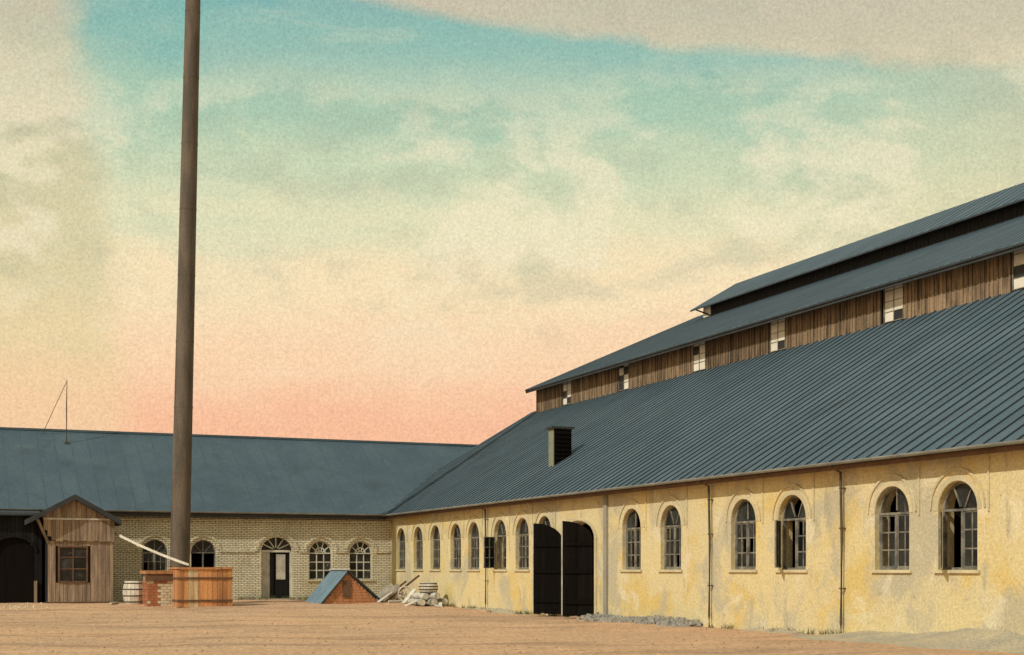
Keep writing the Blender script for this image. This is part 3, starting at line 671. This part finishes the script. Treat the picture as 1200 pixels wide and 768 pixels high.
hw = link('window', None, hut, ((wl+wr_)/2,0,wb)); w = (wr_-wl)/2; h = wt-wb
MB().box((-w,-0.05,0),(-w+0.07,0.08,h)).box((w-0.07,-0.05,0),(w,0.08,h)).box((-w+0.07,-0.049,0),(w-0.07,0.079,0.07)).box((-w+0.07,-0.049,h-0.07),(w-0.07,0.079,h)).box((-0.025,-0.02,0.07),(0.025,0.05,h-0.07)).box((-w+0.07,-0.018,h*0.36),(w-0.07,0.048,h*0.36+0.05)).box((-w+0.07,-0.018,h*0.68),(w-0.07,0.048,h*0.68+0.04)).obj('window_frame', 'brown_wood', hw)
for c in (0,1):
    for a, b in ((0.07,h*0.36),(h*0.36+0.05,h*0.68),(h*0.68+0.04,h-0.07)): MB().box((-w+0.07 if c == 0 else 0.025,0.01,a),(-0.025 if c == 0 else w-0.07,0.016,b)).obj('pane', 'dark_glass', hw)
MB().box((-HW/2-0.05,-0.12,-0.08),(HW/2+0.05,0.0,0.07)).obj('ground_sill', 'brown_wood', hut)

# dark tarred lean-to left of the hut
TS = 63.6
tx0, tx1 = wing_x(-60, TS), hx0-0.12
tz = gz(tx1, TS); tc_ = (tx0+tx1)/2
shed = thing('tarred_shed', (tc_, TS, tz), 'black tarred lean-to shed with arched doorway beside the board hut', 'shed')
TW = tx1-tx0; th_ = EAVE-0.30-tz; oc = wing_x(16, TS)-tc_; ow = 1.7
nbd = 24; bw = TW/nbd
for i in range(nbd):
    xa, xb = -TW/2+i*bw, -TW/2+(i+1)*bw-0.008; xm = (xa+xb)/2; lo = 0.0
    if abs(xm-oc) < ow/2: lo = 2.2+0.62*math.sqrt(max(0, 1-((xm-oc)/(ow/2))**2))
    MB().box((xa,-random.uniform(0,0.02),lo),(xb,0.05,th_)).obj('board', 'tarred_boards', shed)
band(oc, ow/2, ow/2+0.12, 2.2, 0.73, y0=-0.06, y1=-0.022).obj('door_arch', 'tarred_boards', shed)
MB().box((oc-ow/2,0.07,0.0),(oc+ow/2,0.12,2.9)).obj('inner_door', 'door_black', shed)
MB().box((-TW/2,0.0,0),(-TW/2+0.05,CS-TS-0.03,th_)).obj('side_wall', 'tarred_boards', shed)
MB().prism([(-TW/2-0.2,-0.35,th_-0.06),(TW/2-0.02,-0.35,th_-0.06),(TW/2-0.02,CS-TS-0.06,th_+0.22),(-TW/2-0.2,CS-TS-0.06,th_+0.22)], (0,0,-0.06)).obj('roof', 'roof_edge', shed)
MB().box((TW/2-0.34,-0.16,0),(TW/2-0.22,-0.06,0.95)).obj('post', 'hut_boards', shed)

# ------------------------------------------------------------------ tall iron chimney, tank, bin, barrel, chute
TKS = 58.0
tkx0, tkx1 = wing_x(209, TKS), wing_x(272, TKS); tkc = (tkx0+tkx1)/2
kz = gz(tkc, TKS)-0.02; tkw = tkx1-tkx0; tkd = 1.9; tkh = zpix(667, tkc, TKS)-kz
ch_y = TKS+2.75; ch_x = wing_x(209.5, ch_y); cz = gz(ch_x, ch_y)
chim = thing('iron_chimney', (ch_x, ch_y, cz), 'tall slender rust brown iron chimney stack rising behind the plank tank', 'chimney')
dep = ch_y*CY+ch_x*SY
lean = (15.5/660)                                                  # leans a little to the hall side
hh = 31.0; nseg = 11
for i in range(nseg):
    za_, zb_ = hh*i/nseg, hh*(i+1)/nseg
    rr = lambda z: 0.425-0.11*z/26
    c = lambda z: (lean*z*CY, -lean*z*SY, z)
    sg = MB().tube([c(za_-0.02), c(zb_)], [rr(za_), rr(zb_)], 28, cap=False).obj('shaft_section', 'rust_iron', chim, smooth=True)
    MB().tube([c(zb_-0.05), c(zb_+0.05)], [rr(zb_)+0.007]*2, 28).obj('flange', 'rust_iron', sg, smooth=False)
MB().box((-0.7,-0.7,-0.2),(0.7,0.7,0.5)).obj('footing', 'red_brick', chim)

tank = thing('plank_tank', (tkc, TKS, kz), 'square orange brown plank water tank with pale limewashed stripe at the chimney foot', 'tank')
nb = 11; bw = tkw/nb
for i in range(nb):
    mt = 'limewashed_boards' if i in (2,3) else 'tank_boards'
    MB().box((-tkw/2+i*bw+0.006,-random.uniform(0,0.02),0),(-tkw/2+(i+1)*bw-0.006,0.06,tkh-random.uniform(0,0.03))).obj('plank', mt, tank)
nb = 9; bw = (tkd-0.06)/nb
for sx in (-tkw/2-0.005, tkw/2-0.055):
    for i in range(nb): MB().box((sx-random.uniform(0,0.015),0.07+i*bw,0),(sx+0.06,0.07+(i+1)*bw-0.01,tkh-random.uniform(0,0.03))).obj('plank', 'tank_boards', tank)
MB().box((-tkw/2,tkd,0),(tkw/2,tkd+0.06,tkh)).obj('rear_boards', 'tank_boards', tank)
MB().box((-tkw/2+0.06,0.062,0.1),(tkw/2-0.06,tkd-0.01,tkh-0.18)).obj('water_fill', 'void_pane', tank)
for z in (tkh-0.42, 0.22):
    MB().box((-tkw/2-0.035,-0.045,z),(tkw/2+0.02,-0.021,z+0.08)).box((-tkw/2-0.045,-0.044,z),(-tkw/2-0.022,tkd+0.06,z+0.08)).obj('iron_band', 'brown_wood', tank)
MB().box((-tkw/2-0.06,-0.07,tkh),(tkw/2+0.04,0.09,tkh+0.07)).box((-tkw/2-0.06,0.09,tkh),(-tkw/2+0.09,tkd+0.08,tkh+0.07)).box((tkw/2-0.1,0.09,tkh),(tkw/2+0.04,tkd+0.08,tkh+0.07)).obj('rim', 'tank_boards', tank)

BS = 59.3
bx0, bx1 = wing_x(173, BS), wing_x(209, BS); bc = (bx0+bx1)/2; bz_ = gz(bc, BS)-0.02; bwid = bx1-bx0
bh = zpix(669, bc, BS)-bz_
binn = thing('brick_bin', (bc, BS, bz_), 'small brick bin with brown timber top and limewashed front beside the tank', 'bin')
MB().box((-bwid/2+0.02,0.02,0),(bwid/2-0.02,1.5,bh-0.1)).obj('core', 'mortar', binn)
rows = 9; rh = (bh-0.42)/rows
for r in range(rows):
    xb = -bwid/2 - (0.13 if r % 2 else 0)
    while xb < bwid/2-0.03:
        a, b = max(xb, -bwid/2), min(xb+0.255, bwid/2)
        if b-a > 0.04:
            mt = 'limewash' if (a > -bwid/2+0.28 and r < rows-1) or (random.random() < 0.15) else 'red_brick'
            MB().box((a+0.005,-random.uniform(0,0.012),r*rh+0.006),(b-0.005,0.1,(r+1)*rh-0.006)).obj('brick', mt, binn)
        xb += 0.265
sb = MB()
for r in range(rows):
    for q in range(5): sb.box((-bwid/2-random.uniform(0,0.012), 0.12+q*0.27+(0.1 if r % 2 else 0), r*rh+0.006), (-bwid/2+0.09, 0.37+q*0.27, (r+1)*rh-0.006))
sb.obj('side_bricks', 'red_brick', binn)
MB().box((-bwid/2-0.08,-0.06,bh-0.42),(bwid/2,0.14,bh-0.14)).obj('front_beam', 'brown_wood', binn)
MB().box((-bwid/2-0.1,-0.1,bh-0.13),(bwid/2,1.55,bh)).obj('lid', 'tank_boards', binn)

def barrel(name, x, y, h, r, label, cat, mt='pale_wood', z=None, group=None):
    z = gz(x, y)-0.01 if z is None else z
    o = thing(name, (x, y, z), label, cat, group)
    rb = lambda t: r*(0.84+0.16*math.sin(math.pi*t))
    n = 18
    for i in range(n):
        a, b = 2*math.pi*i/n+0.012, 2*math.pi*(i+1)/n-0.012; m = MB(); k2 = 7
        for j in range(k2):
            t0, t1 = j/k2, (j+1)/k2; p = lambda q, t, d=0.0: ((rb(t)-d)*math.cos(q), (rb(t)-d)*math.sin(q), h*t)
            m.face([p(a,t0), p(b,t0), p(b,t1), p(a,t1)])
        m.face([p(a,0), p(a,0,.03), p(b,0,.03), p(b,0)]); m.face([p(a,1), p(b,1), p(b,1,.03), p(a,1,.03)])
        m.obj('stave', mt, o)
    for t in (0.1, 0.36, 0.64, 0.9): MB().tube([(0,0,h*t-0.025),(0,0,h*t+0.025)], rb(t)+0.009, 24, cap=False).obj('hoop', 'pipe_iron', o)
    MB().tube([(0,0,h-0.06),(0,0,h-0.035)], rb(1)-0.02, 24).obj('head', 'grey_wood', o); 
    MB().tube([(0,0,0.02),(0,0,0.05)], rb(0)-0.02, 24).obj('head', 'grey_wood', o)
    return o
barrel('barrel', wing_x(158.5, 61.2), 61.2, 0.98, 0.52, 'pale weathered wooden barrel standing left of the brick bin', 'barrel')

c0 = (hx1+0.1, HS+0.4, zpix(625, hx1, HS)); ce_y = TKS+0.35; c1 = (wing_x(221, ce_y), ce_y, 0); c1 = (c1[0], c1[1], tkh+kz+0.15)
chute = thing('spout_chute', c0, 'pale wooden chute sloping from the hut roof to the plank tank', 'chute')
dv = Vector(c1)-Vector(c0); sag = [dv*t + Vector((0,0,-0.07*math.sin(math.pi*t))) for t in [i/8 for i in range(9)]]
for nm, off, ww, hh2 in (('trough_bottom', (0,0,0), 0.12, 0.025), ('trough_side', (0,-0.07,0.03), 0.02, 0.08), ('trough_side', (0,0.07,0.03), 0.02, 0.08)):
    m = MB()
    for a, b in zip(sag, sag[1:]): m.bar(a+Vector(off), b+Vector(off), ww, hh2)
    m.obj(nm, 'pale_wood', chute)

# ------------------------------------------------------------------ cellar hatch with steep roof
KS = 60.2
ka, kb, kc_ = wing_x(377, KS), wing_x(447, KS), wing_x(407, KS)
kz2 = gz(kc_, KS)-0.03; kh = zpix(667.5, kc_, KS)-kz2; kd = 2.5
hatch = thing('cellar_hatch', (kc_, KS, kz2), 'low cellar entrance with red clay gable and pale blue sheet roof', 'cellar entrance')
A, B = ka-kc_, kb-kc_
def hz_(x): return kh-0.12-(kh-0.14)*(x/A if x < 0 else x/B)
MB().prism([(A,0.02,0),(B,0.02,0),(0,0.02,kh-0.14)], (0,0.2,0)).obj('gable_core', 'mortar', hatch)
r = 0; rh = 0.13
while (r+1)*rh < kh-0.2:
    z0, z1 = r*rh, (r+1)*rh
    fa, fb = A*(1-z1/(kh-0.12)), B*(1-z1/(kh-0.12)); xb = fa-(0.14 if r % 2 else 0)
    while xb < fb:
        a, b = max(xb, fa), min(xb+0.30, fb)
        if b-a > 0.05: MB().box((a+0.005,-random.uniform(0,0.015),z0+0.005),(b-0.005,0.1,z1-0.005)).obj('brick', 'gable_clay', hatch)
        xb += 0.31
    r += 1
MB().prism([(A,kd-0.2,0),(B,kd-0.2,0),(0,kd-0.2,kh-0.14)], (0,0.2,0)).obj('rear_gable', 'gable_clay', hatch)
MB().box((-0.22,-0.05,0.32),(0.16,-0.018,1.06)).obj('hatch_door', 'brown_wood', hatch)
def slope(xa, name, mt, parent):
    s = 1 if xa > 0 else -1; L = Vector((xa, 0, -(kh-0.14))).normalized()
    e = Vector((xa,0,0.02))+L*0.22; t = Vector((0,0,kh-0.06))
    n_ = 3; base = MB().prism([t, e+Vector((0,0,0.06)), e+Vector((0,kd+0.25,0.06)), t+Vector((0,kd+0.25,0))], (0,0,-0.06)).obj(name, 'roof_edge', parent, (0,-0.14,0))
    for i in range(n_):
        w = (kd+0.27)/n_; o_ = Vector((0,i*w-0.005,0.045))
        MB().prism([t+o_, e+o_+Vector((0,0,0.06)), e+o_+Vector((0,w-0.012,0.06)), t+o_+Vector((0,w-0.012,0))], (0,0,-0.04)).obj('sheet', mt, base)
slope(A-0.05, 'roof_slope', 'blue_sheet', hatch); slope(B+0.05, 'roof_slope', 'roof_edge', hatch)
MB().box((-0.1,-0.2,kh-0.03),(0.08,kd+0.15,kh+0.03)).obj('ridge_strip', 'zinc_pale', hatch)

# ------------------------------------------------------------------ tipped handcart, tub, logs and planks by the corner
def wheel(name, parent, mtx, r, mt):
    m = MB(); n = 20
    pts = [(r*math.cos(2*math.pi*i/n), 0, r*math.sin(2*math.pi*i/n)) for i in range(n+1)]
    m.tube(pts, 0.035, 6, cap=False)
    tyre = m.obj(name, mt, parent); tyre.matrix_local = mtx
    for i in range(4):
        a = math.pi*i/4; MB().bar((-r*math.cos(a),0,-r*math.sin(a)),(r*math.cos(a),0,r*math.sin(a)),0.03,0.03,up=(0,1,0)).obj('spoke', mt, tyre)
    MB().tube([(0,-0.1,0),(0,0.1,0)], 0.07, 10).obj('hub', mt, tyre)
KY = 60.6
cx_ = wing_x(461, KY); czz = gz(cx_, KY)
cart = thing('hand_cart', (cx_, KY, czz), 'grey wooden handcart tipped on its nose with one shaft pointing up', 'cart')
tilt = Matrix.Rotation(R(-37), 4, 'Y')
def tl(m): return [tuple(tilt @ Vector(p)) for p in m.v]
def cart_part(m, name, mt):
    m.v = [(p[0], p[1], p[2]+0.42) for p in tl(m)]; return m.obj(name, mt, cart)
for i in range(5): cart_part(MB().box((-0.85,-0.4+i*0.17,0.0),(0.35,-0.4+i*0.17+0.155,0.03)), 'floor_board', 'grey_wood')
for y in (-0.42, 0.45): cart_part(MB().box((-0.85,y,0.03),(0.3,y+0.03,0.30)), 'side_board', 'grey_wood')
cart_part(MB().box((-0.9,-0.42,0.0),(-0.86,0.48,0.34)), 'end_board', 'grey_wood')
for y in (-0.38, 0.42): cart_part(MB().bar((-0.85,y,-0.05),(1.35 if y < 0 else 0.9,y,-0.05),0.08), 'shaft', 'brown_wood')
for y in (-0.3, 0.3): cart_part(MB().bar((-0.1,y,-0.05),(0.15,y*1.1,-0.75),0.06), 'leg', 'pale_wood')
wheel('wheel', cart, Matrix.Translation((0.35,-0.58,0.36)) @ Matrix.Rotation(R(10),4,'Z'), 0.33, 'pale_wood')
wheel('wheel', cart, Matrix.Translation((0.30,0.60,0.36)), 0.33, 'grey_wood')
MB().tube([(0.35,-0.58,0.36),(0.30,0.60,0.36)], 0.04, 8).obj('axle', 'pipe_iron', cart)
px_, py_ = wing_x(478, 59.0), 59.0
pl = thing('leaning_board', (px_, py_, gz(px_, py_)), 'short pale plank propped against the tipped cart wheel', 'plank')
MB().bar((-0.30,-0.25,0.01),(0.42,0.25,0.62),0.20,0.04).obj('plank', 'pale_wood', pl)
MB().bar((-0.1,0.06,0.28),(0.12,-0.03,0.26),0.05,0.05).obj('cleat', 'grey_wood', pl)
lx0, ly0 = wing_x(502, 57.6), 57.6
for i, (dx_, dz_, ln, rr_) in enumerate([(-0.55,0.15,1.5,0.15),(-0.2,0.15,1.3,0.16),(0.16,0.14,1.5,0.15),(0.52,0.15,1.2,0.15),(-0.36,0.40,1.3,0.14),(0.02,0.41,1.4,0.15),(0.36,0.39,1.2,0.14)]):
    x_, y_ = lx0+dx_, ly0+random.uniform(-0.1,0.1); z_ = gz(x_, y_)
    lo = thing('log', (x_, y_, z_), 'weathered grey log in the bottom row of the pile under the tub' if i < 4 else 'weathered grey log in the upper row of the pile carrying the tub', 'log', 'bottom row logs of the pile' if i < 4 else 'upper row logs of the pile')
    a = random.uniform(-0.28,0.28)
    MB().tube([(-ln/2*math.sin(a),-ln/2,dz_),(ln/2*math.sin(a),ln/2,dz_+0.01)], [rr_,rr_*0.92], 12).obj('bark', 'grey_wood', lo, smooth=False)
    MB().tube([(-ln/2*math.sin(a),-ln/2-0.006,dz_),(-ln/2*math.sin(a),-ln/2-0.001,dz_)], rr_*0.85, 12).obj('cut_end', 'pale_wood', lo)
barrel('tub', lx0+0.0, ly0, 0.46, 0.42, 'low round wooden tub set on top of the log pile', 'tub', 'pale_wood', gz(lx0, ly0)+0.53)
for jx, S, ang, ln, tl_, lab in ((487, 57.2, 20, 1.1, 0.30, 'pale board slanting across the front of the log pile'), (516, 56.9, 70, 1.3, 0.16, 'pale board lying against the hall side of the log pile'),
                             (453, 60.0, 35, 1.2, 0.42, 'pale board leaning on the raised bed of the tipped cart')):
    x_ = wing_x(jx, S); o = MB().bar((-ln/2,0,0.03),(ln/2,0,0.03+ln*tl_),0.16,0.03).obj('loose_board', 'pale_wood', None, (x_, S, gz(x_, S)), R(ang))
    tag(o, lab, 'plank')
for px, S, ang, ln, lab in ((470, 59.6, 12, 1.3, 'grey pole lying flat in front of the tipped cart'), (513, 56.2, 80, 1.9, 'long grey pole lying beside the log pile'), (134, 61.0, 60, 0.8, 'short grey pole lying at the hut corner')):
    x_, z_ = wing_x(px, S), 0
    MBo = MB().tube([(-ln/2,0,0.05),(0,0.02,0.06),(ln/2,0,0.05)], [0.05,0.055,0.045], 8).obj('pole', 'grey_wood', None, (x_, S, gz(x_, S)), R(ang))
    tag(MBo, lab, 'pole')

# ------------------------------------------------------------------ rubble, gravel, weeds along the walls
def stone(m, x, y, z, s):
    ph = random.uniform(0, 6.28); n = 5; top = []; bot = []
    for i in range(n):
        a = ph+2*math.pi*i/n; q = s*random.uniform(0.7,1.2)
        bot.append((x+q*math.cos(a), y+q*math.sin(a), z-0.01)); q *= random.uniform(0.45,0.8)
        top.append((x+q*math.cos(a), y+q*math.sin(a), z+s*random.uniform(0.5,1.0)))
    i0 = len(m.v); m.v += bot+top
    for i in range(n):
        j = (i+1) % n; m.f.append((i0+i, i0+j, i0+n+j, i0+n+i)); m.m.append(0)
    m.f.append(tuple(i0+n+i for i in range(n))); m.m.append(0)
rb = MB()
ya, yb = hall_y(700, NX), hall_y(824, NX)
for _ in range(900):
    t = random.random(); y = ya+(yb-ya)*t; d = abs(random.gauss(0, 0.34)); x = NX-0.06-d
    stone(rb, x, y, gz(x, y)+max(0, 0.16-0.25*d)*random.random(), random.uniform(0.03, 0.11))
tag(rb.obj('rubble', 'rubble_grey'), 'strip of broken grey plaster rubble along the hall wall by the gate', 'rubble', kind='stuff')
def bank(name, px0, px1, hgt, wid, label, mt):
    y0, y1 = hall_y(px0, NX), hall_y(px1, NX); m = MB(); n, q = 60, 8
    for i in range(n+1):
        y = y0+(y1-y0)*i/n; e = min(1, 4*min(i/n, 1-i/n) if px1 < 1200 else 3*i/n)
        for j in range(q+1):
            d = j/q; x = NX+0.05-wid*d*(0.9+0.2*math.sin(i*0.23)+0.05*math.sin(i*0.9))
            hN = hgt*(1-d)**1.4*e*(0.8+0.2*math.sin(i*0.19+1)+0.06*math.sin(i*0.8+j))
            m.v.append((x, y, gz(x, y)+hN*1.0-0.012*(j == q)+0.004))
    for i in range(n):
        for j in range(q):
            a = i*(q+1)+j; m.f.append((a, a+1, a+q+2, a+q+1)); m.m.append(0)
    return tag(m.obj(name, mt, smooth=True), label, 'spoil bank', kind='stuff')
mat('ash_grey', (0.33,0.30,0.225), (0.44,0.37,0.24), 0.9, 0.95, 0.6, 8, grain=0.3)
bank('ash_bank', 975, 1300, 0.42, 1.5, 'grey ash and gravel bank heaped against the near hall wall', 'ash_grey')
bank('ash_bank', 878, 948, 0.14, 0.5, 'small grey spoil heap at the hall wall between two downpipes', 'ash_grey')
bank('ash_bank', 545, 628, 0.16, 0.5, 'thin grey spoil strip at the hall wall left of the gate', 'ash_grey')
gv = MB()
for _ in range(2200):
    x = random.uniform(-4, 21); y = random.uniform(24, 65)
    stone(gv, x, y, gz(x, y), random.choice((0.01,0.012,0.016,0.02,0.03)))
tag(gv.obj('gravel', 'gravel_brown'), 'loose brown pebbles scattered over the yard', 'gravel', kind='stuff')
sp_ = MB()
for _ in range(45):
    x = wing_x(random.gauss(22, 14), 60) ; y = random.gauss(59.5, 1.6); stone(sp_, x, y, gz(x, y), random.uniform(0.02, 0.07))
tag(sp_.obj('lime_scraps', 'limewash'), 'white lime scraps scattered before the tarred shed', 'scraps', kind='stuff')
wd = MB()
def tuft(x, y, n, h):
    for _ in range(n):
        a = random.uniform(0, 6.28); l = h*random.uniform(0.5,1.1); bx, by = x+random.gauss(0,.06), y+random.gauss(0,.06); z = gz(bx, by)
        dx_, dy_ = math.cos(a)*0.012, math.sin(a)*0.012; tx_, ty_ = bx+random.gauss(0,.09), by+random.gauss(0,.09)
        wd.face([(bx-dx_,by-dy_,z-0.01),(bx+dx_,by+dy_,z-0.01),(tx_,ty_,z+l)])
for _ in range(120): 
    y = random.uniform(hall_y(1190, NX), 65); tuft(NX-abs(random.gauss(0.1,0.15)), y, 12, 0.2)
for _ in range(60): tuft(random.uniform(wx(275), NX), CS-abs(random.gauss(0.1,0.2)), 12, 0.22)
tag(wd.obj('weeds', 'weeds'), 'thin weeds growing along the foot of the walls', 'weeds', kind='stuff')
